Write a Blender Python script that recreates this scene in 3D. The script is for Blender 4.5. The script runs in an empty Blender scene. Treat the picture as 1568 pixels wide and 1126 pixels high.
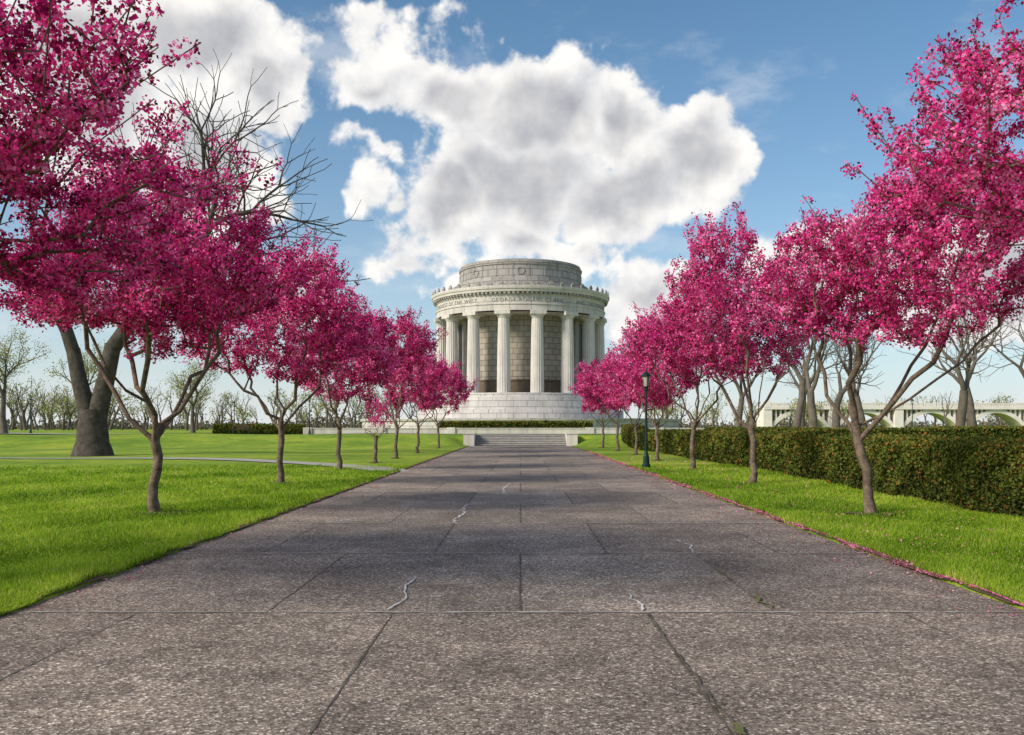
import bpy, math, random
import numpy as np
from mathutils import Vector, Matrix
R=math.radians
rng=np.random.default_rng(7)
random.seed(7)
S=bpy.context.scene
COL=S.collection

# ---------------------------------------------------------------- helpers
def link(o,parent=None):
    COL.objects.link(o)
    if parent is not None: o.parent=parent
    return o
def empty(name,loc=(0,0,0)):
    e=bpy.data.objects.new(name,None); e.location=loc; e.empty_display_size=.3
    return link(e)
def mesh_obj(name,verts,faces,mat=None,parent=None,loc=(0,0,0),smooth=False):
    m=bpy.data.meshes.new(name); m.from_pydata([tuple(v) for v in verts],[],[tuple(f) for f in faces]); m.update()
    if mat: m.materials.append(mat)
    if smooth:
        m.polygons.foreach_set('use_smooth',[True]*len(m.polygons))
    o=bpy.data.objects.new(name,m); o.location=loc
    return link(o,parent)
def np_mesh(name,V,F,mat=None,parent=None,loc=(0,0,0),tone=None,smooth=False):
    m=bpy.data.meshes.new(name); n=len(F); k=F.shape[1]
    m.vertices.add(len(V)); m.vertices.foreach_set('co',np.ascontiguousarray(V,dtype=np.float32).ravel())
    m.loops.add(n*k); m.loops.foreach_set('vertex_index',F.astype(np.int32).ravel())
    m.polygons.add(n); m.polygons.foreach_set('loop_start',np.arange(0,n*k,k,dtype=np.int32))
    if smooth: m.polygons.foreach_set('use_smooth',np.ones(n,dtype=bool))
    m.update(calc_edges=True)
    if tone is not None:
        a=m.attributes.new('tone','FLOAT','FACE'); a.data.foreach_set('value',tone.astype(np.float32))
    if mat: m.materials.append(mat)
    o=bpy.data.objects.new(name,m); o.location=loc
    return link(o,parent)
class MB:
    def __init__(s): s.v=[]; s.f=[]
    def add(s,v,f):
        b=len(s.v); s.v+= [tuple(p) for p in v]; s.f+=[tuple(i+b for i in q) for q in f]
    def box(s,c,d,rot=0):
        x,y,z=c; a,b,h=d[0]/2,d[1]/2,d[2]/2; cr,sr=math.cos(rot),math.sin(rot)
        v=[]
        for dz in(-h,h):
            for dx,dy in((-a,-b),(a,-b),(a,b),(-a,b)):
                v.append((x+dx*cr-dy*sr,y+dx*sr+dy*cr,z+dz))
        s.add(v,[(3,2,1,0),(4,5,6,7),(0,1,5,4),(1,2,6,5),(2,3,7,6),(3,0,4,7)])
    def lathe(s,prof,n=128,c=(0,0),cap=False):
        v=[];f=[]
        for r,z in prof:
            for i in range(n):
                a=2*math.pi*i/n; v.append((c[0]+r*math.sin(a),c[1]-r*math.cos(a),z))
        for j in range(len(prof)-1):
            for i in range(n):
                k=(i+1)%n; f.append((j*n+i,j*n+k,(j+1)*n+k,(j+1)*n+i))
        if cap: f.append(tuple(range((len(prof)-1)*n,len(prof)*n)))
        s.add(v,f)
    def obj(s,name,mat,parent=None,loc=(0,0,0),smooth=False): return mesh_obj(name,s.v,s.f,mat,parent,loc,smooth)

def nt(mat): return mat.node_tree.nodes,mat.node_tree.links
def newmat(name,rough=.9):
    m=bpy.data.materials.new(name); m.use_nodes=True
    b=m.node_tree.nodes['Principled BSDF']; b.inputs['Roughness'].default_value=rough
    b.inputs['Specular IOR Level'].default_value=.2
    return m,b
def noise(N,L,vec,scale,detail=4,rough=.55):
    n=N.new('ShaderNodeTexNoise'); n.inputs['Scale'].default_value=scale
    n.inputs['Detail'].default_value=detail; n.inputs['Roughness'].default_value=rough
    if vec is not None: L.new(vec,n.inputs['Vector'])
    return n.outputs['Fac']
def ramp(N,L,fac,stops):
    r=N.new('ShaderNodeValToRGB'); e=r.color_ramp.elements
    e[0].position=stops[0][0]; e[0].color=(*stops[0][1],1)
    e[1].position=stops[-1][0]; e[1].color=(*stops[-1][1],1)
    for p,c in stops[1:-1]:
        k=e.new(p); k.color=(*c,1)
    L.new(fac,r.inputs['Fac']); return r.outputs['Color']
def mixc(N,L,fac,a,b,mode='MIX'):
    m=N.new('ShaderNodeMix'); m.data_type='RGBA'; m.blend_type=mode
    for s,v in((m.inputs[0],fac),(m.inputs[6],a),(m.inputs[7],b)):
        if isinstance(v,bpy.types.NodeSocket): L.new(v,s)
        elif isinstance(v,(int,float)): s.default_value=v
        else: s.default_value=(*v,1)
    return m.outputs[2]
def mth(N,L,op,a,b=None,c=None,clamp=False):
    m=N.new('ShaderNodeMath'); m.operation=op; m.use_clamp=clamp
    for i,v in enumerate((a,b,c)):
        if v is None: continue
        if isinstance(v,bpy.types.NodeSocket): L.new(v,m.inputs[i])
        else: m.inputs[i].default_value=v
    return m.outputs[0]
def bump(N,L,b,h,strength=.3,dist=.02):
    n=N.new('ShaderNodeBump'); n.inputs['Strength'].default_value=strength; n.inputs['Distance'].default_value=dist
    L.new(h,n.inputs['Height']); L.new(n.outputs[0],b.inputs['Normal'])
def objco(N,kind='Object'):
    return N.new('ShaderNodeTexCoord').outputs[kind]
def pos(N): return N.new('ShaderNodeNewGeometry').outputs['Position']

def simple(name,c1,c2,scale=3,rough=.85,bs=.2,bd=.02,detail=5):
    m,b=newmat(name,rough); N,L=nt(m); p=pos(N)
    f=noise(N,L,p,scale,detail,.65)
    L.new(ramp(N,L,f,[(.3,c1),(.7,c2)]),b.inputs['Base Color'])
    bump(N,L,b,noise(N,L,p,scale*6,3),bs,bd)
    return m

# ---------------------------------------------------------------- materials
def mat_stone(name,base,block=None,Rr=10.,dark=.75,vert=True):
    m,b=newmat(name,.85); N,L=nt(m)
    tc=objco(N); sp=N.new('ShaderNodeSeparateXYZ'); L.new(tc,sp.inputs[0])
    big=noise(N,L,tc,.35,6,.6)
    mp=N.new('ShaderNodeMapping'); mp.inputs['Scale'].default_value=(1.6,1.6,.12); L.new(tc,mp.inputs[0])
    st=noise(N,L,mp.outputs[0],1.2,6,.7)
    c=ramp(N,L,big,[(.3,tuple(x*.84 for x in base)),(.7,tuple(min(1,x*1.12) for x in base))])
    c=mixc(N,L,mth(N,L,'MULTIPLY',ramp(N,L,st,[(.48,(0,0,0)),(.72,(1,1,1))]),.6),c,tuple(x*.5 for x in base))
    h=noise(N,L,tc,8,5)
    if block:
        ang=mth(N,L,'MULTIPLY',mth(N,L,'ARCTAN2',sp.outputs[0],sp.outputs[1]),Rr)
        cb=N.new('ShaderNodeCombineXYZ'); L.new(ang,cb.inputs[0]); L.new(sp.outputs[2],cb.inputs[1])
        bt=N.new('ShaderNodeTexBrick'); L.new(cb.outputs[0],bt.inputs['Vector'])
        bt.inputs['Scale'].default_value=1; bt.inputs['Brick Width'].default_value=block[0]; bt.inputs['Row Height'].default_value=block[1]
        bt.inputs['Mortar Size'].default_value=block[2]; bt.inputs['Mortar Smooth'].default_value=.1
        bt.inputs['Color1'].default_value=(1,1,1,1); bt.inputs['Color2'].default_value=(dark,dark,dark*1.02,1); bt.inputs['Mortar'].default_value=(.35,.34,.33,1)
        c=mixc(N,L,1.,c,bt.outputs['Color'],'MULTIPLY')
    L.new(c,b.inputs['Base Color']); bump(N,L,b,h,.15,.03)
    return m
M_stone=mat_stone('limestone',(.58,.535,.50))
M_arch=mat_stone('limestone_entablature',(.57,.525,.49),(2.38,1.3,.03),13,.93)
M_attic=mat_stone('limestone_attic',(.40,.37,.35),(1.6,.95,.04),9.2,.8)
M_base=mat_stone('limestone_base',(.58,.545,.52),(2.2,.9,.035),15,.88)
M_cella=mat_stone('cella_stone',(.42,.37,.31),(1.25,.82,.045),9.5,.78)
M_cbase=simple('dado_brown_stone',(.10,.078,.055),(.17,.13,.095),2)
M_dark=simple('dark_opening',(.012,.013,.015),(.03,.03,.032),2,.4)
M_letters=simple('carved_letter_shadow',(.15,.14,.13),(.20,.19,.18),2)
M_steps=simple('step_concrete',(.38,.36,.34),(.52,.5,.47),2)
M_conc=simple('pale_concrete',(.30,.28,.25),(.42,.40,.37),1.5)
M_iron=simple('painted_iron',(.008,.022,.02),(.015,.035,.03),4,.4)
M_bark=simple('crabapple_bark',(.06,.044,.035),(.24,.18,.135),9,.95,.6,.02)
M_bark2=simple('elm_bark',(.045,.037,.032),(.13,.108,.09),3,.95,.9,.1)
M_bark3=simple('distant_bark',(.085,.068,.056),(.16,.135,.11),2,.95)
M_dirt=simple('dirt',(.09,.06,.04),(.19,.135,.09),8,1,.8,.02)
M_white=simple('bridge_concrete',(.64,.58,.54),(.78,.72,.68),.3)
M_glass=simple('lantern_glass',(.35,.34,.3),(.45,.44,.4),2,.3)
M_wood=simple('bench_wood',(.05,.03,.02),(.1,.07,.05),4)

def mat_leaf(name,stops,trans=.35):
    m=bpy.data.materials.new(name); m.use_nodes=True; N,L=nt(m)
    b=N['Principled BSDF']; N.remove(b); out=N['Material Output']
    b=N.new('ShaderNodeBsdfDiffuse')
    at=N.new('ShaderNodeAttribute'); at.attribute_name='tone'
    c=ramp(N,L,at.outputs['Fac'],stops); L.new(c,b.inputs['Color'])
    t=N.new('ShaderNodeBsdfTranslucent'); L.new(c,t.inputs['Color'])
    mx=N.new('ShaderNodeMixShader'); mx.inputs[0].default_value=trans
    L.new(b.outputs[0],mx.inputs[1]); L.new(t.outputs[0],mx.inputs[2]); L.new(mx.outputs[0],out.inputs['Surface'])
    return m
M_blossom=mat_leaf('crabapple_blossom',[(0,(.05,.04,.015)),(.10,(.14,.05,.03)),(.16,(.22,.008,.07)),(.32,(.60,.022,.20)),(.52,(.90,.07,.36)),(.74,(.95,.19,.50)),(1,(.96,.46,.70))],.44)
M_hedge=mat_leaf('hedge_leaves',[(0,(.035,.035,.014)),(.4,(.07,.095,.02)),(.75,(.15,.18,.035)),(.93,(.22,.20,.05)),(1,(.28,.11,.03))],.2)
M_grassb=mat_leaf('grass_blades',[(0,(.09,.19,.015)),(.5,(.25,.40,.03)),(.85,(.44,.57,.06)),(1,(.58,.52,.18))],.45)
M_spring=mat_leaf('spring_leaves',[(0,(.22,.23,.08)),(.5,(.36,.38,.13)),(1,(.52,.50,.20))],.4)
M_petal=mat_leaf('fallen_petals',[(0,(.35,.06,.12)),(.5,(.68,.15,.30)),(1,(.85,.38,.52))],.1)

def mat_grass():
    m,b=newmat('lawn_grass',.95); N,L=nt(m); p=pos(N)
    a=noise(N,L,p,.14,5,.65); c=noise(N,L,p,1.3,5,.7); d=noise(N,L,p,22,3,.7)
    c1=ramp(N,L,a,[(.3,(.14,.25,.02)),(.5,(.28,.40,.03)),(.70,(.50,.54,.06))])
    c2=ramp(N,L,c,[(.3,(.5,.55,.45)),(.6,(1,1,1)),(.8,(1.08,1.0,.9))])
    c3=ramp(N,L,d,[(.3,(.5,.52,.4)),(.6,(1,1,1))])
    x=mixc(N,L,.85,c1,c2,'MULTIPLY'); x=mixc(N,L,.8,x,c3,'MULTIPLY')
    L.new(x,b.inputs['Base Color']); bump(N,L,b,d,.8,.05)
    return m
M_grass=mat_grass()
def mat_path():
    m,b=newmat('exposed_aggregate_concrete',.85); N,L=nt(m); p=pos(N)
    at=N.new('ShaderNodeAttribute'); at.attribute_name='tone'
    v=N.new('ShaderNodeTexVoronoi'); v.inputs['Scale'].default_value=62; L.new(p,v.inputs['Vector'])
    sep=N.new('ShaderNodeSeparateColor'); L.new(v.outputs['Color'],sep.inputs[0])
    peb=ramp(N,L,sep.outputs[0],[(0,(.095,.08,.07)),(.3,(.195,.168,.145)),(.7,(.28,.245,.215)),(.9,(.44,.40,.355)),(1,(.75,.71,.66))])
    fine=noise(N,L,p,16,5,.75)
    c=mixc(N,L,.85,peb,ramp(N,L,fine,[(.3,(.5,.48,.46)),(.7,(1.35,1.32,1.3))]),'MULTIPLY')
    big=noise(N,L,p,.7,7,.75)
    c=mixc(N,L,1.,c,ramp(N,L,big,[(.28,(.52,.48,.45)),(.5,(.95,.92,.90)),(.72,(1.55,1.48,1.40))]),'MULTIPLY')
    st=noise(N,L,p,2.3,6,.75)
    c=mixc(N,L,mth(N,L,'MULTIPLY',ramp(N,L,st,[(.56,(0,0,0)),(.68,(1,1,1))]),.5),c,(.085,.072,.062))
    c=mixc(N,L,mth(N,L,'MULTIPLY',ramp(N,L,st,[(.30,(1,1,1)),(.40,(0,0,0))]),.4),c,(.44,.41,.37))
    c=mixc(N,L,1.,c,ramp(N,L,at.outputs['Fac'],[(0,(.86,.84,.83)),(1,(1.12,1.10,1.08))]),'MULTIPLY')
    L.new(c,b.inputs['Base Color']); bump(N,L,b,v.outputs['Distance'],.45,.008)
    return m
M_path=mat_path()
M_joint=simple('joint_dark',(.04,.035,.025),(.17,.145,.12),4)
M_jlight=simple('joint_light',(.17,.15,.13),(.55,.51,.47),1.2)
M_crack=simple('crack_filler',(.5,.49,.48),(.72,.71,.70),3)
M_moss=simple('moss',(.08,.10,.03),(.22,.21,.09),6)

# ---------------------------------------------------------------- terrain
def sst(a,b,t):
    t=np.clip((t-a)/(b-a),0,1); return t*t*(3-2*t)
TZ=.9
def height(x,y):
    x=np.asarray(x,float); y=np.asarray(y,float)
    up=TZ*sst(71,86,y)
    ax=np.abs(x)
    inpath=1-sst(4.5,6.2,ax)
    before=np.where(y<82,1.,0.)
    h=up*(1-inpath*before)
    wob=.05*np.sin(x*.31+y*.13)+.04*np.sin(y*.27-x*.11)
    h=h+.02+wob*sst(5.5,12,ax)
    h=np.where((ax<4.38)&(y<82.5),-.06,h)
    return h
xs=np.concatenate([[-3000,-1200,-500,-250,-150],np.arange(-110,-20,3),np.arange(-20,-6.2,.7),[-6.2,-5.6,-5.1,-4.7,-4.42,-4.36,0]])
xs=np.concatenate([xs,-xs[:-1][::-1]])
ys=np.concatenate([[-400,-60,-20],np.arange(-6,70,1.5),np.arange(70,81.9,.7),[81.99,82.01],np.arange(83,100,1.),np.arange(104,200,8),[240,320,500,900,1600,3200]])
X,Y=np.meshgrid(xs,ys); Z=height(X,Y)
V=np.stack([X.ravel(),Y.ravel(),Z.ravel()],1); nx=len(xs); ny=len(ys)
i,j=np.meshgrid(np.arange(nx-1),np.arange(ny-1)); a=(j*nx+i).ravel()
F=np.stack([a,a+1,a+1+nx,a+nx],1)
np_mesh('lawn_ground',V,F,M_grass,smooth=True)

# main walk : staggered slabs
PW=4.42; RH=3.7; Y0=7.9
verts=[];faces=[];tone=[];jd=MB();jl=MB()
def strip(mb,pts,w,z,jit=.0):
    pts=[Vector((p[0],p[1],0)) for p in pts]; n=len(pts); v=[]
    for k,p in enumerate(pts):
        d=(pts[min(k+1,n-1)]-pts[max(k-1,0)]).normalized(); q=Vector((-d.y,d.x,0))*(w/2*(1+random.uniform(-jit,jit)))
        v+= [(p.x+q.x,p.y+q.y,z),(p.x-q.x,p.y-q.y,z)]
    mb.add(v,[(2*k,2*k+1,2*k+3,2*k+2) for k in range(n-1)])
k0=-5;row=k0
while Y0+row*RH<80:
    ya=Y0+row*RH; yb=min(ya+RH,80)
    jx=[-3.3,-1.1,1.1,3.3] if row%2 else [-2.2,0,2.2]
    e=[-PW]+jx+[PW]
    for q in range(len(e)-1):
        b=len(verts); verts+=[(e[q],ya,0),(e[q+1],ya,0),(e[q+1],yb,0),(e[q],yb,0)]; faces.append((b,b+1,b+2,b+3)); tone.append(random.random())
    for x in jx:
        if yb>0 and yb<60:
            n=40; wv=.007+.0005*max(ya,0) if abs(x)>2 else .013+.0006*max(ya,0)
            strip(jd,[(x+random.uniform(-.006,.006),ya+(yb-ya)*t/n) for t in range(n+1)],wv,.004,.7)
    if ya<70:
        n=90; strip(jl,[(-PW+2*PW*t/n,ya+random.uniform(-.012,.012)) for t in range(n+1)],.022+.0015*max(ya,0),.008,.85)
    row+=1
walk=empty('concrete_walkway')
np_mesh('slabs',np.array(verts,float),np.array(faces),M_path,walk,tone=np.array(tone))
jd.obj('long_joints',M_joint,walk); jl.obj('cross_joints',M_jlight,walk)
def zig(pts,w,amp,mat,name,z=.012):
    mb=MB(); out=[]
    for a_,b_ in zip(pts[:-1],pts[1:]):
        n=max(3,int(math.dist(a_,b_)/.11))
        for t in range(n): out.append((a_[0]+(b_[0]-a_[0])*t/n+random.uniform(-amp,amp),a_[1]+(b_[1]-a_[1])*t/n+random.uniform(-amp,amp)*.4))
    out.append(pts[-1]); strip(mb,out,w,z,.7); mb.obj(name,mat,walk)
zig([(-1.17,7.95),(-1.08,8.5),(-1.15,9.1),(-1.12,9.75)],.013,.022,M_crack,'crack_1')
zig([(1.06,7.95),(1.10,8.2),(1.03,8.5),(1.04,8.7)],.018,.018,M_crack,'crack_2')
zig([(-1.1,15.1),(-1.15,15.9),(-1.04,16.8),(-1.12,17.6),(-1.1,19)],.028,.04,M_crack,'crack_3')
zig([(2.2,11.7),(2.3,12.4),(2.22,13.0)],.018,.03,M_crack,'crack_4')
zig([(-3.3,15.3),(-2.7,16.2),(-2.4,16.9)],.02,.04,M_crack,'crack_6')
zig([(2.3,15.2),(2.7,15.3)],.035,.03,M_crack,'crack_7')
zig([(-.4,22),(-.45,24),(-.3,26)],.03,.03,M_crack,'crack_8')
zig([(1.15,4.8),(1.12,5.4),(1.1,6.6),(1.08,7.8)],.020,.01,M_joint,'crack_dark')
zig([(2.2,8.1),(2.22,8.7)],.03,.05,M_moss,'moss_1',.016); zig([(1.16,4.7),(1.15,4.9)],.04,.03,M_moss,'moss_2',.020)
zig([(2.2,9.6),(2.2,10.2)],.02,.03,M_moss,'moss_3',.016)
for s in(-1,1):
    mb=MB(); pts=[(s*(4.46+random.uniform(-.03,.03)),y) for y in np.arange(-4,78,.35)]
    strip(mb,pts,.13,.028,.5); mb.obj('soil_margin',M_dirt,walk)

def draped(name,pts,w,mat,dz=.035,step=1.0):
    out=[]
    for a_,b_ in zip(pts[:-1],pts[1:]):
        n=max(2,int(math.dist(a_,b_)/step))
        for t in range(n): out.append(Vector((a_[0]+(b_[0]-a_[0])*t/n,a_[1]+(b_[1]-a_[1])*t/n,0)))
    out.append(Vector((*pts[-1],0))); v=[]
    for k,p in enumerate(out):
        d=(out[min(k+1,len(out)-1)]-out[max(k-1,0)]).normalized(); q=Vector((-d.y,d.x,0))*w/2
        for u in(p+q,p-q): v.append((u.x,u.y,float(height(u.x,u.y))+dz))
    return mesh_obj(name,v,[(2*k,2*k+1,2*k+3,2*k+2) for k in range(len(out)-1)],mat)
draped('side_path',[(-4.55,33),(-6.5,36.5),(-9,39.5),(-13,42.5),(-18,45),(-28,48.5),(-45,52)],1.5,M_conc)
draped('cross_path',[(-60,93),(60,93)],6,M_conc,.09,2)

# ---------------------------------------------------------------- steps
st=empty('stone_steps',(0,80,0)); mb=MB(); mr_=MB()
n=6
for k in range(n):
    h=TZ/n; y=k*.42
    mr_.box((0,y+1.3,(k+.5)*h-.012),(8.0,2.5,h-.026))
    mb.box((0,y+1.27,(k+1)*h-.025),(8.0,2.54,.05))
mb.obj('treads',M_steps,st); mr_.obj('risers',simple('riser_stone_painted_shade',(.20,.19,.18),(.30,.28,.26),2),st)  # step shading painted in: risers coloured darker than treads
mb=MB()
for s in(-1,1):
    mb.box((s*4.5,1.1,.5),(.95,3.0,1.05)); mb.box((s*4.5,1.1,1.07),(1.05,3.1,.09))
mb.obj('cheek_walls',M_stone,st)
mesh_obj('plaza_paving',[(-4.5,82.7,TZ+.07),(4.5,82.7,TZ+.07),(4.5,90.2,TZ+.07),(-4.5,90.2,TZ+.07)],[(0,1,2,3)],M_conc)

# ---------------------------------------------------------------- memorial
MY=142
mem=empty('memorial_rotunda',(0,MY,0))
mb=MB(); mb.lathe([(24.2,.6),(24.2,2.5),(24.5,2.55),(24.5,2.85),(15.6,2.85)]); mb.obj('outer_terrace',M_base,mem)
mb=MB(); mb.lathe([(15.9,2.8),(15.9,4.15),(15.1,4.2),(15.1,5.3),(14.2,5.35),(14.2,5.95),(13.6,5.98),(13.6,6.55),(9,6.55)]); mb.obj('stylobate',M_base,mem)
def column():
    m=MB(); nf=20; per=4; n=nf*per; v=[];f=[]
    zs=[(6.56,.98),(9.5,.955),(13,.90),(16.2,.83),(17.25,.80)]
    for z,r in zs:
        for i in range(n):
            a=2*math.pi*i/n; d=[0,.055,.075,.055][i%per]; rr=r-d*r
            v.append((rr*math.cos(a),rr*math.sin(a),z))
    for j in range(len(zs)-1):
        for i in range(n):
            k=(i+1)%n; f.append((j*n+i,j*n+k,(j+1)*n+k,(j+1)*n+i))
    m.add(v,f)
    m.lathe([(.80,17.2),(.84,17.25),(.84,17.33),(.88,17.36),(1.08,17.62),(1.08,17.68)],40)
    m.box((0,0,17.93),(2.25,2.25,.5))
    return m
cm=column(); first=None
for k in range(16):
    a=R(11.25+22.5*k); x=12.2*math.sin(a); y=-12.2*math.cos(a)
    if first is None:
        o=cm.obj('column_1',M_stone,mem); first=o
    else:
        o=bpy.data.objects.new('column_%d'%(k+1),first.data); link(o,mem)
    o.location=(x,y,0); o.rotation_euler=(0,0,a)
mb=MB(); mb.lathe([(9.5,8.5),(9.5,18.3)],128); mb.obj('cella_wall',M_cella,mem)
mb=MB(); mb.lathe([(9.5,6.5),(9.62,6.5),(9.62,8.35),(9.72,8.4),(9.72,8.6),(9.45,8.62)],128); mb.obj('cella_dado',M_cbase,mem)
mb=MB(); mf=MB()
for k in range(8):
    a=R(22.5+45*k)
    if k in(0,7): continue
    x,y=9.42*math.sin(a),-9.42*math.cos(a)
    mb.box((x,y,12.4),(2.1,.5,9.6),a)
    for q in(-1,1):
        xx=9.5*math.sin(a)+q*1.2*math.cos(a); yy=-9.5*math.cos(a)+q*1.2*math.sin(a)
        mf.box((xx,yy,12.4),(.3,.7,10.1),a)
mb.obj('window_glazing',M_dark,mem); mf.obj('window_jambs',M_stone,mem)
mb=MB(); mb.lathe([(9.45,18.0),(12.95,18.0)],96); mb.obj('portico_soffit',M_stone,mem)
mb=MB(); mb.lathe([(11.5,18.18),(13.0,18.18),(13.0,19.05),(13.12,19.07),(13.12,19.22),(12.95,19.24),(12.95,20.35),(13.05,20.38),(13.05,20.55)]); mb.obj('architrave_frieze',M_arch,mem)
mb=MB(); mb.lathe([(13.05,20.8),(13.55,20.83),(13.6,21.15),(13.72,21.2),(13.78,21.45),(13.78,21.6),(10,21.75),(9.9,21.75)]); mb.obj('cornice',M_stone,mem)
mb=MB(); 
for k in range(128):
    a=2*math.pi*(k+.5)/128; mb.box((13.2*math.sin(a),-13.2*math.cos(a),20.68),(.36,.5,.26),a)
mb.lathe([(13.0,20.5),(13.0,20.85)],128)
mb.obj('dentils',M_attic,mem)
mb=MB()
for k in range(48):
    a=2*math.pi*(k+.5)/48; c,s=math.cos(a),math.sin(a)
    prof=[(-.3,0),(.3,0),(.36,.35),(.2,.6),(0,.75),(-.2,.6),(-.36,.35)]
    v=[]
    for rr in(13.66,13.48):
        for u,z in prof: v.append((rr*s+u*c,-rr*c+u*s,21.58+z))
    n=len(prof); mb.add(v,[tuple(range(n)),tuple(range(2*n-1,n-1,-1))]+[(i,(i+1)%n+0,(i+1)%n+n,i+n)[::-1] for i in range(n)])
mb.obj('antefixes',M_attic,mem)
mb=MB(); mb.lathe([(11.4,21.6),(11.4,22.3),(10.5,22.35),(10.5,22.95),(9.75,23.0),(9.75,23.5),(9.35,23.55),(9.35,25.35),(9.5,25.4),(9.55,25.7),(9.3,25.75),(9.3,26.15),(8.6,26.2),(8.4,26.05),(3,26.6),(.1,26.7)]); mb.obj('attic_drum',M_attic,mem)
mb=MB()
for k in range(24):
    a=2*math.pi*(k+.5)/24; mb.box((9.36*math.sin(a),-9.36*math.cos(a),24.45),(.2,.1,1.7),a)
    b_=2*math.pi*k/24
    if k%3==0:
        for q in range(12):
            t=2*math.pi*q/12; u=.5*math.cos(t); z=24.45+.5*math.sin(t)
            mb.box((9.38*math.sin(b_)+u*math.cos(b_),-9.38*math.cos(b_)+u*math.sin(b_),z),(.22,.12,.22),b_)
mb.obj('attic_pilasters_wreaths',M_attic,mem)
def letters(txt,radius,z,size,a0):
    cu=bpy.data.curves.new('txt','FONT'); cu.body=txt; cu.size=size; cu.space_character=1.25; cu.align_x='CENTER'
    o=bpy.data.objects.new('txt',cu); COL.objects.link(o); bpy.context.view_layer.update()
    me=bpy.data.meshes.new_from_object(o); COL.objects.unlink(o); bpy.data.objects.remove(o)
    for v in me.vertices:
        a=v.co.x/radius+a0; zz=v.co.y
        v.co=(radius*math.sin(a),-radius*math.cos(a),z+zz)
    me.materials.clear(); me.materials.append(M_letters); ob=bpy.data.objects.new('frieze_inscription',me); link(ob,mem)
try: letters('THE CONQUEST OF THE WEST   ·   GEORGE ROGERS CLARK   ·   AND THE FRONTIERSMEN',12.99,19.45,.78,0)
except Exception as e: print('text',e)
mb=MB(); cx=7.2; cy=-math.sqrt(24.2**2-cx**2)-.12; ang=math.asin(cx/24.2); cz=1.95
def wadd(u,z,w,h,tilt):
    v=[]
    c,s=math.cos(tilt),math.sin(tilt)
    for yy in(-.06,.06):
        for du,dz in((-w/2,-h/2),(w/2,-h/2),(w/2,h/2),(-w/2,h/2)):
            uu=u+du*c-dz*s; zz=z+du*s+dz*c
            v.append((cx+uu*math.cos(ang)-yy*math.sin(ang),cy+uu*math.sin(ang)+yy*math.cos(ang),cz+zz))
    mb.add(v,[(0,1,2,3),(7,6,5,4),(0,4,5,1),(1,5,6,2),(2,6,7,3),(3,7,4,0)])
for q in range(4): wadd(0,0,.12,1.0,q*math.pi/4+.01)
for q in range(16):
    t=2*math.pi*q/16; wadd(.55*math.cos(t),.55*math.sin(t),.12,.25,t)
mb.obj('wheel_grille',M_dark,mem)

w=empty('terrace_wall',(0,99,0)); mb=MB(); mb.box((0,0,1.1),(46,.5,.75)); 
for x in (-23,-15,-7.5,7.5,15,23): mb.box((x,0,1.15),(.9,.8,.95))
mb.obj('wall',M_stone,w); mb=MB(); mb.box((0,0,1.52),(46.2,.62,.09)); mb.obj('coping',M_stone,w)

# ---------------------------------------------------------------- leaf quads
def quads(C,s,asp=.8,up=None):
    n=len(C); u=rng.normal(size=(n,3)); 
    if up is not None: u[:,2]*=up
    u/=np.linalg.norm(u,axis=1)[:,None]
    w=rng.normal(size=(n,3)); 
    if up is not None: w[:,2]*=up
    v=np.cross(u,w); v/=np.linalg.norm(v,axis=1)[:,None]
    if up is not None:
        v=w-u*(w*u).sum(1)[:,None]; v/=np.linalg.norm(v,axis=1)[:,None]
    s=s[:,None]*.5
    P=np.stack([C-u*s,C-v*s*asp+u*s*.15,C+u*s,C+v*s*asp+u*s*.15],1).reshape(-1,3)
    return P,np.arange(4*n).reshape(n,4)
def tubes(P0,P1,R0,R1,k):
    d=P1-P0; ln=np.linalg.norm(d,axis=1)[:,None]+1e-9; d=d/ln
    P1=P1+d*R1[:,None]*.4
    ref=np.where(np.abs(d[:,2:3])>.9,np.array([[1.,0,0]]),np.array([[0,0,1.]]))
    a=np.cross(d,ref); a/=np.linalg.norm(a,axis=1)[:,None]; b=np.cross(d,a)
    t=np.arange(k)*2*math.pi/k; n=len(P0)
    ring=a[:,None,:]*np.cos(t)[None,:,None]+b[:,None,:]*np.sin(t)[None,:,None]
    A=P0[:,None,:]+ring*R0[:,None,None]; B=P1[:,None,:]+ring*R1[:,None,None]
    V=np.concatenate([A,B],1).reshape(-1,3); base=(np.arange(n)*2*k)[:,None]
    i=np.arange(k)[None,:]; j=(i+1)%k
    F=np.stack([base+j,base+i,base+k+i,base+k+j],2).reshape(-1,4)
    return V,F

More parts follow.
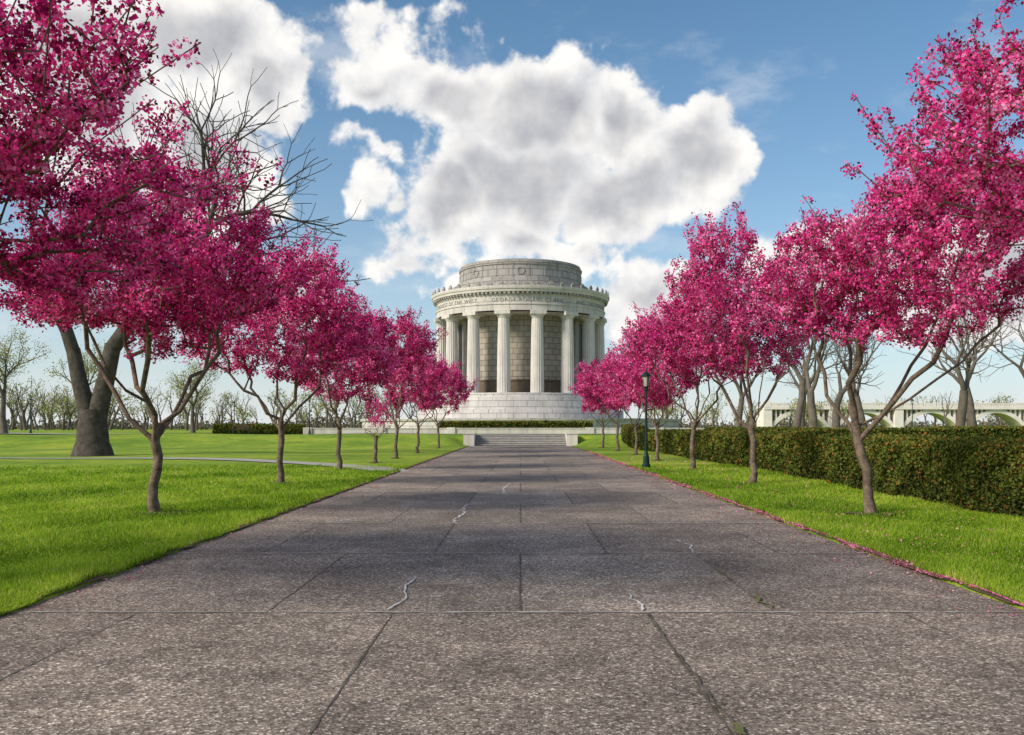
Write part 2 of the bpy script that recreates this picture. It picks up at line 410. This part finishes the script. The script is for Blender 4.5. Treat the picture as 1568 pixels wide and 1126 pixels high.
# ---------------------------------------------------------------- crabapple trees
def crab(x,y,top,zb,rx,fork=1.7,ox=0,oy=0,seed=0,nodes=420,q=22,qs=.055,cl=.15,lean=(0,0),spikes=40,gap=.0,dark=0.,ry=None):
    g=np.random.default_rng(seed); z0=float(height(x,y)); ry=ry or rx
    e=empty('crabapple_tree',(x,y,z0)); top-=z0; zb-=z0
    zc=(top+zb)/2; rz=(top-zb)/2; C0=np.array([ox,oy,zc]); RR=np.array([rx,ry,rz])
    pts=[np.array([0,0,-.1])]; n=6
    for k in range(1,n+1):
        t=k/n; pts.append(np.array([lean[0]*t+g.normal()*.03,lean[1]*t+g.normal()*.03,fork*t]))
    par=[-1]+list(range(n)); P=list(pts); fk=n
    nl=6; a0=g.uniform(0,6.28)
    for l in range(nl):
        a=a0+2*math.pi*l/nl+g.normal()*.25; prev=fk if l%2 else fk-1
        o=np.array([math.cos(a),math.sin(a),0]); rr=g.uniform(.45,.7)
        end=C0+o*RR*rr+np.array([0,0,rz*g.uniform(-.5,.0)]); s0=P[prev]
        m=7; pi=prev
        for k in range(1,m+1):
            t=k/m; p=s0*(1-t)+end*t; p=p+o*np.array([1,1,0])*.3*math.sin(math.pi*t)*g.uniform(.6,1.2)
            p=p+g.normal(size=3)*.06
            P.append(p); par.append(pi); pi=len(P)-1
    start=n+2
    nb=17; bc=[];br=[]
    for k in range(nb):
        u=g.normal(size=3); u/=np.linalg.norm(u)
        bc.append(u*g.uniform(.45,.76)); br.append(g.uniform(.25,.40))
    bc.append(np.zeros(3)); br.append(.5)
    bc=np.array(bc); br=np.array(br)
    T=g.uniform(-1.1,1.1,size=(nodes*14,3)); d=np.linalg.norm(T[:,None]-bc[None],axis=2)
    T=T[(d<br[None]*1.08).any(1)]
    T=T[(T[:,2]>-.9)]
    T=T[g.random(len(T))<(.3+.7*np.clip(np.linalg.norm(T,axis=1)/.8,0,1))]
    T=T[:nodes]
    low=T[:,2]<0; T[low,:2]*=1.12; T[low,2]*=.95
    T=T*RR+C0
    fp=P[fk]; T=T[np.argsort(np.linalg.norm(T-fp,axis=1))]
    arr=np.zeros((nodes*4+300,3)); arr[:len(P)]=P; pl=np.zeros(len(arr))
    for k in range(1,len(P)): pl[k]=pl[par[k]]+np.linalg.norm(arr[k]-arr[par[k]])
    N=len(P)
    def add(p,pa):
        nonlocal N
        arr[N]=p; par.append(pa); pl[N]=pl[pa]+np.linalg.norm(p-arr[pa]); N+=1; return N-1
    tips=[]
    for t in T:
        dd=np.linalg.norm(arr[start:N]-t,axis=1); c=dd+.22*pl[start:N]+.3*np.maximum(0,arr[start:N,2]-t[2])
        k=int(np.argmin(c))+start; L=np.linalg.norm(arr[k]-t)
        if N>len(arr)-6: break
        if L>.55:
            mid=(arr[k]+t)/2+g.normal(size=3)*.06*L; mid[2]-=.05*L
            k=add(mid,k)
        tips.append(add(t,k))
    outer=[t for t in tips if np.linalg.norm((arr[t]-C0)/RR)>.62 and arr[t][2]>C0[2]-.5*rz]
    g.shuffle(outer)
    shoot=[]
    for t in outer[:spikes]:
        o=(arr[t]-C0)/RR; o/=np.linalg.norm(o); dr=o*.6+np.array([0,0,.8])+g.normal(size=3)*.22; dr/=np.linalg.norm(dr)
        L=g.uniform(.3,.95)*max(rx,2.6)/2.8; k=t
        for s_ in range(3):
            if N>len(arr)-3: break
            k=add(arr[k]+dr*L/3+g.normal(size=3)*.02,k); shoot.append(k)
    P=arr[:N]; par=np.array(par); ex=2.4
    ch=np.zeros(N,bool); ch[par[1:]]=True
    acc=np.where(ch,0,.0068**ex)
    for k in range(N-1,0,-1): acc[par[k]]+=acc[k]
    r=acc**(1/ex); 
    for k in range(n+1): r[k]=max(r[k],.085)
    r[0]=r[1]*1.5; r[1]*=1.08
    pc=par[1:]; cc=np.arange(1,N)
    R0=np.minimum(r[pc],r[cc]*1.25); R0[0]=r[0]
    for kk in range(1,n): R0[kk]=r[pc[kk]]
    big=R0>.03
    V1,F1=tubes(P[pc][big],P[cc][big],R0[big],r[cc][big],9); V2,F2=tubes(P[pc][~big],P[cc][~big],R0[~big],r[cc][~big],4)
    np_mesh('trunk_and_branches',np.concatenate([V1,V2]),np.concatenate([F1,F2+len(V1)]),M_bark,e,smooth=True)
    tips=np.array(tips); cs=[P[tips]]
    for fr in(.25,.5,.75):
        cs.append(P[tips]*(1-fr)+P[par[tips]]*fr)
    cs.append(P[shoot]); sm=len(shoot)
    if sm: cs.append((P[shoot]+P[par[np.array(shoot)]])/2)
    CC=np.concatenate(cs); keep=g.random(len(CC))>.14+gap; CC=CC[keep]
    CC=CC+g.normal(size=CC.shape)*.05
    sz=np.full(len(CC),cl)*g.uniform(.5,1.25,len(CC)); nq=np.maximum(3,(q*(sz/cl)**1.5)).astype(int)
    idx=np.repeat(np.arange(len(CC)),nq); n_=len(idx)
    u=g.normal(size=(n_,3)); u/=np.linalg.norm(u,axis=1)[:,None]; rad=g.random(n_)**.5
    pos_=CC[idx]+u*(rad*sz[idx])[:,None]
    zn=.10*np.sin(CC[:,0]*1.9+seed)*np.sin(CC[:,2]*2.3+seed*2)+.06*np.sin(CC[:,1]*2.7+CC[:,0]*1.3)
    tn=np.clip((g.normal(.53-dark,.15,len(CC))+zn)[idx]+g.normal(0,.16,n_),.17,1)  # dark lowers the blossom tone, shade put into the colour
    lf=g.random(n_)<(.09+.12*(g.random(len(CC))<.25))[idx]; tn[lf]=g.uniform(0,.12,lf.sum())
    Vq,Fq=quads(pos_,qs*g.uniform(.6,1.25,n_))
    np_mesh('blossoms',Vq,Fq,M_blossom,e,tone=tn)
    mb=MB(); m=28; v=[(0,0,.035)]
    for i in range(m):
        a=2*math.pi*i/m; rr=.38*random.uniform(.6,1.3); v.append((rr*math.cos(a),rr*math.sin(a),.03))
    mb.add(v,[(0,1+i,1+(i+1)%m) for i in range(m)]); mb.obj('soil_ring',M_dirt,e)
# right row
crab(6.6,8.6,7.8,2.75,2.8,1.9,ox=.1,seed=11,nodes=950,q=36,qs=.046,cl=.11,spikes=170,ry=3.2)
crab(6.38,16.6,6.35,2.5,2.5,1.6,ox=.75,seed=12,nodes=800,q=28,qs=.054,cl=.135,lean=(-.28,0),spikes=130)
crab(6.5,25.7,7.5,2.7,2.6,1.8,ox=.1,seed=13,nodes=620,q=22,qs=.068,cl=.16,spikes=120)
crab(6.5,34.5,6.9,2.6,2.4,1.8,seed=14,nodes=500,q=18,qs=.08,cl=.175,spikes=90)
crab(6.6,44,6.6,2.4,2.3,1.8,seed=15,nodes=420,q=16,qs=.09,cl=.19,spikes=80)
crab(6.7,53,6.3,2.3,2.4,1.8,seed=16,nodes=380,q=15,qs=.10,cl=.20)
crab(6.6,62,6.5,2.3,2.6,1.8,seed=17,nodes=350,q=14,qs=.11,cl=.22)
crab(6.5,72,7.0,2.5,2.8,1.9,seed=18,nodes=340,q=14,qs=.125,cl=.24)
# left row, blossoms coloured darker to stand for its shaded side
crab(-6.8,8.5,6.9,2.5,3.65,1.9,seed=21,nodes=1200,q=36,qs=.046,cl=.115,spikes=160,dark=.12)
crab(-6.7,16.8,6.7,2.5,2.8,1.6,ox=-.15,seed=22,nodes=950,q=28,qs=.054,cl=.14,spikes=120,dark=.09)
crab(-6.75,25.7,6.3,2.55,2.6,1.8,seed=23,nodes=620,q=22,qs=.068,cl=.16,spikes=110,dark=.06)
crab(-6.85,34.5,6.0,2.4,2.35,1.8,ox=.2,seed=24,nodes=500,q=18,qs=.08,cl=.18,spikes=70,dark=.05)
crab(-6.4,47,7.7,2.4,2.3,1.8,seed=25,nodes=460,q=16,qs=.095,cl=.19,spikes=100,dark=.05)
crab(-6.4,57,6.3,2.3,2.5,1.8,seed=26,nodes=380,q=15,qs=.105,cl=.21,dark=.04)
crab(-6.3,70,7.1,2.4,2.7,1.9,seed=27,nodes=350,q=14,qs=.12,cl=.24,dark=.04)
crab(-6.5,41,2.9,1.5,.85,1.2,seed=28,nodes=60,q=10,qs=.07,cl=.12,spikes=10)

# ---------------------------------------------------------------- bare trees
def bare_skel(stems,g,minr=.02,upb=.25,lf=.8,maxn=5000,side=.45,sr=.45,sl=.62):
    segs=[]; stack=[]
    for p,d,r,L in stems: stack.append((np.array(p,float),np.array(d,float)/np.linalg.norm(d),r,L,0))
    tips=[]
    while stack and len(segs)<maxn:
        p,d,r,L,dep=stack.pop(0)
        n=3; rr=r; 
        for k in range(n):
            d2=d+g.normal(size=3)*.12+np.array([0,0,.03]); d2/=np.linalg.norm(d2)
            q=p+d2*L/n; r2=rr*.92; segs.append((p,q,rr,r2)); p=q; rr=r2; d=d2
            if dep>0 and k<n-1 and g.random()<side and rr*sr>minr*.8:
                s=g.normal(size=3); s-=d*(s@d); s/=np.linalg.norm(s); dd=d*.5+s*.8; dd[2]+=upb*.6; dd/=np.linalg.norm(dd)
                stack.append((p,dd,rr*sr,L*sl,dep+1))
        if rr<minr: tips.append(p); continue
        m=2 if g.random()<.7 else 3; base=g.uniform(0,6.28)
        s1=np.cross(d,[0.3,.2,1.]); s1/=np.linalg.norm(s1); s2=np.cross(d,s1)
        for k in range(m):
            a=base+2*math.pi*k/m+g.normal()*.3; sp=g.uniform(.35,.75)
            dd=d+(s1*math.cos(a)+s2*math.sin(a))*sp; dd[2]+=upb*.5; dd/=np.linalg.norm(dd)
            stack.append((p,dd,rr*g.uniform(.6,.82),L*g.uniform(lf-.12,lf+.08),dep+1))
    return segs,tips
def segmesh(segs,k=5):
    P0=np.array([s[0] for s in segs]);P1=np.array([s[1] for s in segs]);A=np.array([s[2] for s in segs]);B=np.array([s[3] for s in segs])
    big=A>.12
    out=[];off=0;Fs=[]
    for msk,kk in((big,12),(~big,k)):
        if msk.any():
            V_,F_=tubes(P0[msk],P1[msk],A[msk],B[msk],kk); out.append(V_);Fs.append(F_+off);off+=len(V_)
    return np.concatenate(out),np.concatenate(Fs)
def flare(r,h=.9):
    return [(np.array([0,0,-.2]),np.array([0,0,.3]),r*1.65,r*1.2),(np.array([0,0,.25]),np.array([0,0,h]),r*1.2,r*1.0)]
g=np.random.default_rng(8)
x,y=-24.8,53; e=empty('elm_tree',(x,y,float(height(x,y))))
A3=lambda *a:np.array(a,float)
sg,_=bare_skel([((-1.15,.1,6.0),(-.02,.05,1),.38,3.9),((5.2,-.1,10.6),(.55,-.1,1),.30,3.3),((5.2,-.1,10.6),(1.2,.1,.75),.27,3.2),((3.2,0,8.6),(1.3,.3,.55),.22,3.4),((3.0,0,8.4),(.1,.2,1),.28,3.6)],g,.024,.10,.86,26000,.85,.5,.75)
sg+=[(A3(0,0,-.2),A3(0,0,.35),1.25,.95),(A3(0,0,.3),A3(0,0,1.6),.95,.80),(A3(0,0,1.5),A3(.02,0,2.4),.80,.74),
     (A3(-.2,0,2.1),A3(-.75,.05,4.2),.52,.44),(A3(-.75,.05,4.1),A3(-1.15,.1,6.05),.44,.39),
     (A3(.22,0,2.1),A3(.7,0,4.2),.56,.49),(A3(.7,0,4.1),A3(1.15,0,6.3),.49,.45),(A3(1.12,0,6.2),A3(2.1,0,7.6),.45,.41),(A3(2.05,0,7.55),A3(3.4,0,8.8),.41,.37),(A3(3.35,0,8.75),A3(5.25,-.1,10.65),.37,.32)]
V_,F_=segmesh(sg,4); np_mesh('trunk_and_branches',V_,F_,M_bark2,e,smooth=True)
def bare(name,x,y,H,r,seed,lean=0,minr=.022,maxn=1800,mat=None,up=.2,leaf=0):
    g=np.random.default_rng(seed); e=empty(name,(x,y,float(height(x,y))))
    L=H*.25
    sg,tp=bare_skel([((0,0,.8),(lean,0,1),r,L)],g,minr,up,.82,maxn); sg+=flare(r,.95)
    V_,F_=segmesh(sg,4); np_mesh('trunk_and_branches',V_,F_,mat or M_bark3,e,smooth=True)
    if leaf:
        tp=np.array([s[1] for s in sg if s[2]<.06]); C=np.repeat(tp,leaf,0); C=C+rng.normal(size=C.shape)*.3
        Vq,Fq=quads(C,rng.uniform(.1,.2,len(C))); np_mesh('young_leaves',Vq,Fq,M_spring,e,tone=rng.random(len(C)))
for a in [(25.6,80,13,.40,31,.05),(29,84,12,.36,32,-.1),(37,77,14,.42,33,0),(20.5,86,11,.3,34,.1),(43.5,88,15,.4,35,.05),(34.5,92,12,.33,36,-.05),(49,84,14,.4,37,0),(29,96,19,.42,38,0),(54,96,14,.4,39,0),(32,104,14,.35,40,.1)]:
    bare('bare_tree',*a,maxn=3200)
for a in [(-52,92,11,.3,51,0),(-47,98,10,.28,52,.05),(-60,100,12,.3,53,0),(-43,120,10,.26,54,0)]:
    bare('budding_tree',*a,leaf=7)

g=np.random.default_rng(77); protos=[]
for k in range(8):
    sg,_=bare_skel([((0,0,0),(g.normal()*.1,0,1),.22,2.6)],g,.045,.3,.82,420); V_,F_=segmesh(sg,3)
    tp=np.array([s[1] for s in sg if s[2]<.1]); protos.append((V_,F_,tp))
VV=[];FF=[];off=0;LC=[]
for k in range(260):
    dist=g.uniform(220,330); x=g.uniform(-.66,.66)*dist; 
    V_,F_,tp=protos[g.integers(8)]; s=g.uniform(.6,1.35)*(1.35 if x<0 else 1.); a=g.uniform(0,6.28); c,sn=math.cos(a),math.sin(a)
    Rm=np.array([[c,-sn,0],[sn,c,0],[0,0,1]]); o=np.array([x,dist,.8])
    VV.append(V_@Rm.T*s+o); FF.append(F_+off); off+=len(V_)
    if g.random()<.6:
        t=tp@Rm.T*s+o; t=np.repeat(t[g.random(len(t))<.7],3,0); LC.append(t+g.normal(size=t.shape)*.5)
e=empty('distant_tree_line'); np_mesh('branches',np.concatenate(VV),np.concatenate(FF),M_bark3,e)
C=np.concatenate(LC); Vq,Fq=quads(C,g.uniform(.3,.6,len(C))); np_mesh('young_leaves',Vq,Fq,M_spring,e,tone=g.random(len(C)))
C=np.stack([g.uniform(-240,240,30000),g.uniform(335,350,30000),.6+np.abs(g.normal(0,1.9,30000))],1); C[:,2]*=(.9+.5*np.sin(C[:,0]*.11)*np.sin(C[:,0]*.037+1))
Vq,Fq=quads(C,g.uniform(.7,1.4,len(C))); 
M_scrub=mat_leaf('riverbank_scrub_leaves',[(0,(.14,.125,.10)),(.5,(.21,.19,.14)),(1,(.27,.28,.15))],.2)
np_mesh('riverbank_scrub',Vq,Fq,M_scrub,None,tone=g.random(len(C)))

# ---------------------------------------------------------------- hedges
M_core=simple('hedge_core',(.01,.013,.005),(.025,.028,.012),6)
def hedge(name,x0,x1,y0,y1,h,npm,qs,seed):
    g=np.random.default_rng(seed); e=empty(name,(0,0,0))
    along_y=(y1-y0)>(x1-x0)
    mb=MB(); n=int(max(x1-x0,y1-y0)/1.5)+1; v=[]
    for k in range(n+1):
        t=k/n
        for s,z in((0,0),(0,1),(1,1),(1,0)):
            if along_y: X_=x0+.1+(x1-x0-.2)*s; Y_=y0+(y1-y0)*t
            else: Y_=y0+.1+(y1-y0-.2)*s; X_=x0+(x1-x0)*t
            v.append((X_,Y_,float(height(X_,Y_))+z*(h-.1)))
    f=[]
    for k in range(n):
        for i in range(3): f.append((4*k+i,4*k+i+1,4*k+5+i,4*k+4+i))
    f+=[(0,1,2,3),(4*n+3,4*n+2,4*n+1,4*n)]
    mb.add(v,f); mb.obj('core',M_core,e)
    N=npm
    if along_y:
        ylo=max(y0,3.); yy=np.exp(g.uniform(math.log(ylo),math.log(y1),N)); sc=yy
    else:
        yy=g.uniform(y0,y1,N); sc=yy
    xx=g.uniform(x0,x1,N); zz=g.random(N)*h; face=g.random(N)
    if along_y:
        fr=face<.6; tp=(face>=.6)&(face<.93); bk=face>=.93
        xx[fr]=x0+g.normal(0,.05,fr.sum())+.05*np.sin(yy[fr]*1.7)+.04*np.sin(yy[fr]*4.1+zz[fr]*3); xx[bk]=x1+g.normal(0,.04,bk.sum())
    else:
        fr=face<.6; tp=face>=.6; yy[fr]=y0+g.normal(0,.05,fr.sum())
    bumpz=.04*np.sin(yy*2.1+xx)+.03*np.sin(yy*5.3)
    zz[tp]=h+g.normal(0,.045,tp.sum())+bumpz[tp]
    C=np.stack([xx,yy,zz+height(xx,yy)],1)
    Vq,Fq=quads(C,qs*g.uniform(.6,1.3,N)*(.55+sc/22.)*1.0)
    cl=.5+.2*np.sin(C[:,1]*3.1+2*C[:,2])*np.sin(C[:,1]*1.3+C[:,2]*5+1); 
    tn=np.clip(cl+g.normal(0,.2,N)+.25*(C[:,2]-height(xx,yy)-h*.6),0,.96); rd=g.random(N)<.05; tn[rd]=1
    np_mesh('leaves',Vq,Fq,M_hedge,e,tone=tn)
hedge('clipped_hedge',8.8,10.4,5,79,1.3,150000,.05,1)
hedge('clipped_hedge',14,70,68,70,1.5,30000,.05,2)
hedge('clipped_hedge',-9,8,101,102.5,1.25,9000,.05,3)
hedge('clipped_hedge',-34,-24,101,102.5,1.0,5000,.05,4)

# ---------------------------------------------------------------- grass blades + petals
def blades(N,side,seed,xin,xoutf):
    g=np.random.default_rng(seed); u=g.random(N); a_,b_=7.,38.
    yy=1/(1/a_**.8+(u)*(1/b_**.8-1/a_**.8)); yy=yy**(1/.8)
    edge=xin+.035*np.sin(yy*2.3+side)+.03*np.sin(yy*6.1)
    xo=xoutf(yy); xx=edge+(xo-edge)*g.random(N)**1.15
    ok=xo>xin; xx=xx[ok]; yy=yy[ok]; n=len(xx)
    hh=g.uniform(.03,.085,n)*(1+.35*np.sin(xx*2+yy*1.1)+.25*np.sin(xx*5.3-yy*3.1)); w=(.0035+.00045*yy)*g.uniform(.7,1.3,n)
    a=g.uniform(0,math.pi,n); zz=height(side*xx,yy)
    B=np.stack([side*xx,yy,zz],1); d=np.stack([np.cos(a),np.sin(a),np.zeros(n)],1)*w[:,None]
    tip=B+np.stack([g.normal(0,.025,n),g.normal(0,.025,n),hh],1)
    V_=np.stack([B-d,B+d,tip],1).reshape(-1,3); F_=np.arange(3*n).reshape(n,3)
    tn=np.clip(.47+.25*np.sin(xx*.9+yy*.5)*np.sin(yy*.37-xx*.3)+.15*np.sin(xx*3.1+1)*np.sin(yy*2.2)+g.normal(0,.17,n),0,.95); dr=g.random(n)<.05; tn[dr]=1
    np_mesh('grass_blades',V_,F_,M_grassb,lawn,tone=tn)
lawn=empty('lawn_grass')
blades(250000,-1,91,4.42,lambda y:.6*y+2)
blades(180000,1,92,4.46,lambda y:np.minimum(.6*y+2,8.85))
g=np.random.default_rng(3)
def petals(N,fx,ylo,yhi,zf,s=.028):
    yy=np.exp(g.uniform(math.log(ylo),math.log(yhi),N)); xx=fx(N,yy); n=N
    C=np.stack([xx,yy,zf(xx,yy)],1); Vq,Fq=quads(C,s*g.uniform(.6,1.4,n)*(.7+yy/25),.8,.12); return Vq,Fq
A=petals(6000,lambda n,y:4.42+g.normal(0,.05,n)*(1+np.sin(y*1.3))+.03*np.sin(y*3),6,60,lambda x,y:.05+0*x,.024)
B=petals(1200,lambda n,y:4.5-np.abs(g.normal(0,.4,n)),5,50,lambda x,y:.012+0*x,.02)
C_=petals(1500,lambda n,y:5.+g.random(n)*3,8,50,lambda x,y:height(x,y)+.06,.022)
D=petals(700,lambda n,y:-4.45+np.abs(g.normal(0,.3,n)),8,50,lambda x,y:.012+0*x,.02)
Vs=[];Fs=[];off=0
for V_,F_ in(A,B,C_,D): Vs.append(V_);Fs.append(F_+off);off+=len(V_)
Vs=np.concatenate(Vs); Fs=np.concatenate(Fs); np_mesh('fallen_petals',Vs,Fs,M_petal,None,tone=g.random(len(Fs)))

# ---------------------------------------------------------------- lamps
def lamp(x,y,H):
    e=empty('street_lamp',(x,y,float(height(x,y)))); mb=MB()
    mb.lathe([(.0,0),(.17,0),(.17,.12),(.13,.18),(.11,.45),(.08,.55),(.06,.65),(.05,H*.55),(.04,H-.75),(.09,H-.72),(.09,H-.66),(.05,H-.62),(.12,H-.55)],14)
    mb.obj('post',M_iron,e)
    mb=MB(); mb.lathe([(.10,H-.55),(.16,H-.15)],8); mb.obj('lantern',M_glass,e)
    mb=MB(); mb.lathe([(.21,H-.16),(.21,H-.12),(.11,H-.02),(.03,H+.04),(.02,H+.16),(.0,H+.18)],8)
    for k in range(4):
        a=k*math.pi/2+.4; mb.box((.14*math.cos(a),.14*math.sin(a),H-.35),(.02,.02,.42),a)
    mb.obj('lantern_cap',M_iron,e)
lamp(4.95,36,3.75); lamp(-22.6,98,4.2); lamp(48,112,4.2); lamp(-60,112,4.2); lamp(-36,115,4.0)
e=empty('park_bench',(-27.5,90,float(height(-27.5,90)))); mb=MB()
for k in range(4): mb.box((0,-.2+.13*k,.45),(1.8,.1,.04))
for k in range(3): mb.box((0,.3+.03*k,.6+.13*k),(1.8,.03,.1))
mb.obj('slats',M_wood,e); mb=MB()
for s in(-.75,.75):
    mb.box((s,-.18,.22),(.06,.06,.44)); mb.box((s,.25,.42),(.06,.06,.84)); mb.box((s,.03,.41),(.06,.5,.04)); mb.box((s,0,.64),(.06,.5,.04))
mb.obj('frame',M_iron,e)

# ---------------------------------------------------------------- arch bridge
br=empty('arch_bridge',(0,240,0)); mb=MB()
x0=64; span=17; deck=6.7
for k in range(6):
    a_=x0+k*span; n=20
    v=[];f=[]
    rise=4.6; zs=.9; 
    for yy in(-3,3):
        for i in range(n+1):
            t=i/n; X_=a_+1.1+(span-2.2)*t; zi=zs+rise*math.sin(math.pi*t)**.75*.98; v.append((X_,yy,zi)); v.append((X_,yy,zi+.8+.6*abs(2*t-1)))
    m=2*(n+1)
    for i in range(n):
        a0=2*i
        f+=[(a0,a0+2,a0+3,a0+1),(m+a0,m+a0+1,m+a0+3,m+a0+2),(a0,m+a0,m+a0+2,a0+2),(a0+1,a0+3,m+a0+3,m+a0+1)]
    mb.add(v,f)
    for i in range(1,12):
        t=i/12; X_=a_+1.1+(span-2.2)*t; zi=zs+rise*math.sin(math.pi*t)**.75+.6
        if zi<deck-.2: mb.box((X_,0,(zi+deck-.3)/2),(.45,5.6,deck-.3-zi))
    mb.box((a_,0,(deck)/2-.3),(2.2,7,deck+.4)); mb.box((a_,-3.3,deck+1.0),(1.5,.9,1.6))
mb.box((x0+span*3,0,deck),(span*6+2,7.4,.8)); mb.box((x0+span*3,-3.5,deck+1.15),(span*6+2,.3,.25))
for i in range(180): mb.box((x0+i*.57,-3.5,deck+.7),(.38,.22,.66))
mb.obj('arches_and_deck',M_white,br)
# ---------------------------------------------------------------- world
W=bpy.data.worlds.new('World'); S.world=W; W.use_nodes=True; N=W.node_tree.nodes; L=W.node_tree.links
bg=N['Background']
sunv=Vector((-.78,-.45,.55)).normalized(); el=math.asin(sunv.z); az=math.atan2(sunv.x,sunv.y)
sky=N.new('ShaderNodeTexSky'); sky.sky_type='NISHITA'; sky.sun_disc=False; sky.sun_elevation=el; sky.sun_rotation=az%(2*math.pi); sky.ozone_density=2.0
def pxd(x,y):
    u=(x-797)/1400; v=(655-y)/1400; a=math.atan(u); return a,math.atan(v*math.cos(a))
blobs=[(570,122,100,50),(700,150,110,78),(830,170,130,88),(950,195,90,75),(1065,245,100,75),(960,295,160,80),(790,280,155,105),(690,310,90,90),(640,390,80,38),(800,370,140,55),(915,375,70,45),(600,35,90,35),
 (300,60,155,90),(400,140,75,80),(110,120,160,170),(320,280,120,115),(555,220,42,22),(592,305,20,18),(535,275,28,28),
 (1000,455,105,62),(1300,400,160,80),(1500,440,140,110),(420,440,90,70),(690,435,60,25)]
tc=N.new('ShaderNodeTexCoord').outputs['Generated']
nw=N.new('ShaderNodeTexNoise'); nw.inputs['Scale'].default_value=13; nw.inputs['Detail'].default_value=4; L.new(tc,nw.inputs['Vector'])
sc=N.new('ShaderNodeSeparateColor'); L.new(nw.outputs['Color'],sc.inputs[0])
sp=N.new('ShaderNodeSeparateXYZ'); L.new(tc,sp.inputs[0])
A=mth(N,L,'ARCTAN2',sp.outputs[0],sp.outputs[1]); E=mth(N,L,'ARCSINE',sp.outputs[2])
A_=mth(N,L,'MULTIPLY_ADD',sc.outputs[0],.11,mth(N,L,'SUBTRACT',A,.055))
E_=mth(N,L,'MULTIPLY_ADD',sc.outputs[1],.11,mth(N,L,'SUBTRACT',E,.055))
cb=N.new('ShaderNodeCombineXYZ'); L.new(A_,cb.inputs[0]); L.new(E_,cb.inputs[1])
cur=None
for (px,py,rx,ry) in blobs:
    a,e_=pxd(px,py)
    mp=N.new('ShaderNodeVectorMath'); mp.operation='MULTIPLY_ADD'; L.new(cb.outputs[0],mp.inputs[0])
    sx,sy=1400/rx,1400/ry; mp.inputs[1].default_value=(sx,sy,0); mp.inputs[2].default_value=(-a*sx,-e_*sy,0)
    ln=N.new('ShaderNodeVectorMath'); ln.operation='LENGTH'; L.new(mp.outputs[0],ln.inputs[0])
    w_=min(1.4,min(rx,ry)/62.)
    v=mth(N,L,'MULTIPLY_ADD',ln.outputs['Value'],-w_,w_)
    cur=v if cur is None else mth(N,L,'SMOOTH_MAX',cur,v,.25)
gen=mth(N,L,'MULTIPLY_ADD',sc.outputs[2],1.6,-.85)
back=mth(N,L,'MULTIPLY_ADD',mth(N,L,'ABSOLUTE',A),3.,-2.25,clamp=True)
gen=mth(N,L,'ADD',gen,mth(N,L,'MULTIPLY_ADD',back,.5,-.5))
cur=mth(N,L,'MAXIMUM',cur,gen)
f0=noise(N,L,tc,17,9,.58)
va=N.new('ShaderNodeVectorMath'); va.operation='ADD'; L.new(tc,va.inputs[0]); va.inputs[1].default_value=(-.010,0,.019)
f1=noise(N,L,va.outputs[0],17,5,.52)
d0=mth(N,L,'ADD',cur,mth(N,L,'MULTIPLY_ADD',f0,1.9,-.95))
def mr(v,a,b,smooth=True):
    m=N.new('ShaderNodeMapRange'); m.interpolation_type='SMOOTHSTEP' if smooth else 'LINEAR'; m.inputs[1].default_value=a; m.inputs[2].default_value=b; L.new(v,m.inputs[0]); return m.outputs[0]
mask=mr(d0,-.04,.30)
lit=mth(N,L,'MULTIPLY_ADD',mth(N,L,'SUBTRACT',f0,f1),2.2,.58,clamp=True)
thick=mr(mth(N,L,'ADD',cur,mth(N,L,'MULTIPLY_ADD',f0,.7,-.35)),.38,1.0)
ccol=ramp(N,L,lit,[(.1,(7.0,7.1,7.4)),(.5,(9.0,8.95,8.95)),(.85,(10.6,10.3,9.9))])
ccol=mixc(N,L,mth(N,L,'MULTIPLY',thick,.85),ccol,mixc(N,L,lit,(3.5,3.65,4.1),(6.2,6.2,6.4)))
skyc=mixc(N,L,1.,sky.outputs[0],(.80,1.22,1.36),'MULTIPLY')
wm=N.new('ShaderNodeMapping'); wm.inputs['Scale'].default_value=(1.,1.,2.2); wm.inputs['Rotation'].default_value=(0,.6,0); L.new(tc,wm.inputs[0])
wisp=mth(N,L,'MULTIPLY',mr(noise(N,L,wm.outputs[0],6,7,.62),.50,.76),.45)
skyc=mixc(N,L,wisp,skyc,(8.2,8.5,9.0))
hz=mth(N,L,'POWER',2.718,mth(N,L,'MULTIPLY',mth(N,L,'MAXIMUM',sp.outputs[2],0.),-7.5))
skyc=mixc(N,L,mth(N,L,'MULTIPLY',hz,.85),skyc,(8.8,8.9,9.1))
fin=mixc(N,L,mask,skyc,ccol)
L.new(fin,bg.inputs['Color']); bg.inputs['Strength'].default_value=.1

sd=bpy.data.lights.new('sun','SUN'); sd.energy=4.6; sd.angle=R(16); sd.color=(1,.89,.74)
so=bpy.data.objects.new('sun',sd); link(so); so.rotation_euler=(-sunv).to_track_quat('-Z','Y').to_euler()

cd=bpy.data.cameras.new('camera'); cam=bpy.data.objects.new('camera',cd); link(cam)
cam.location=(0,0,1.6); cam.rotation_euler=(R(90),0,0); cd.sensor_width=36; cd.lens=1400/1568*36
cd.shift_x=-13/1568; cd.shift_y=92/1568; cd.clip_end=6000; cd.clip_start=.05
S.camera=cam
S.view_settings.view_transform='Standard'; S.view_settings.look='None'; S.view_settings.exposure=0
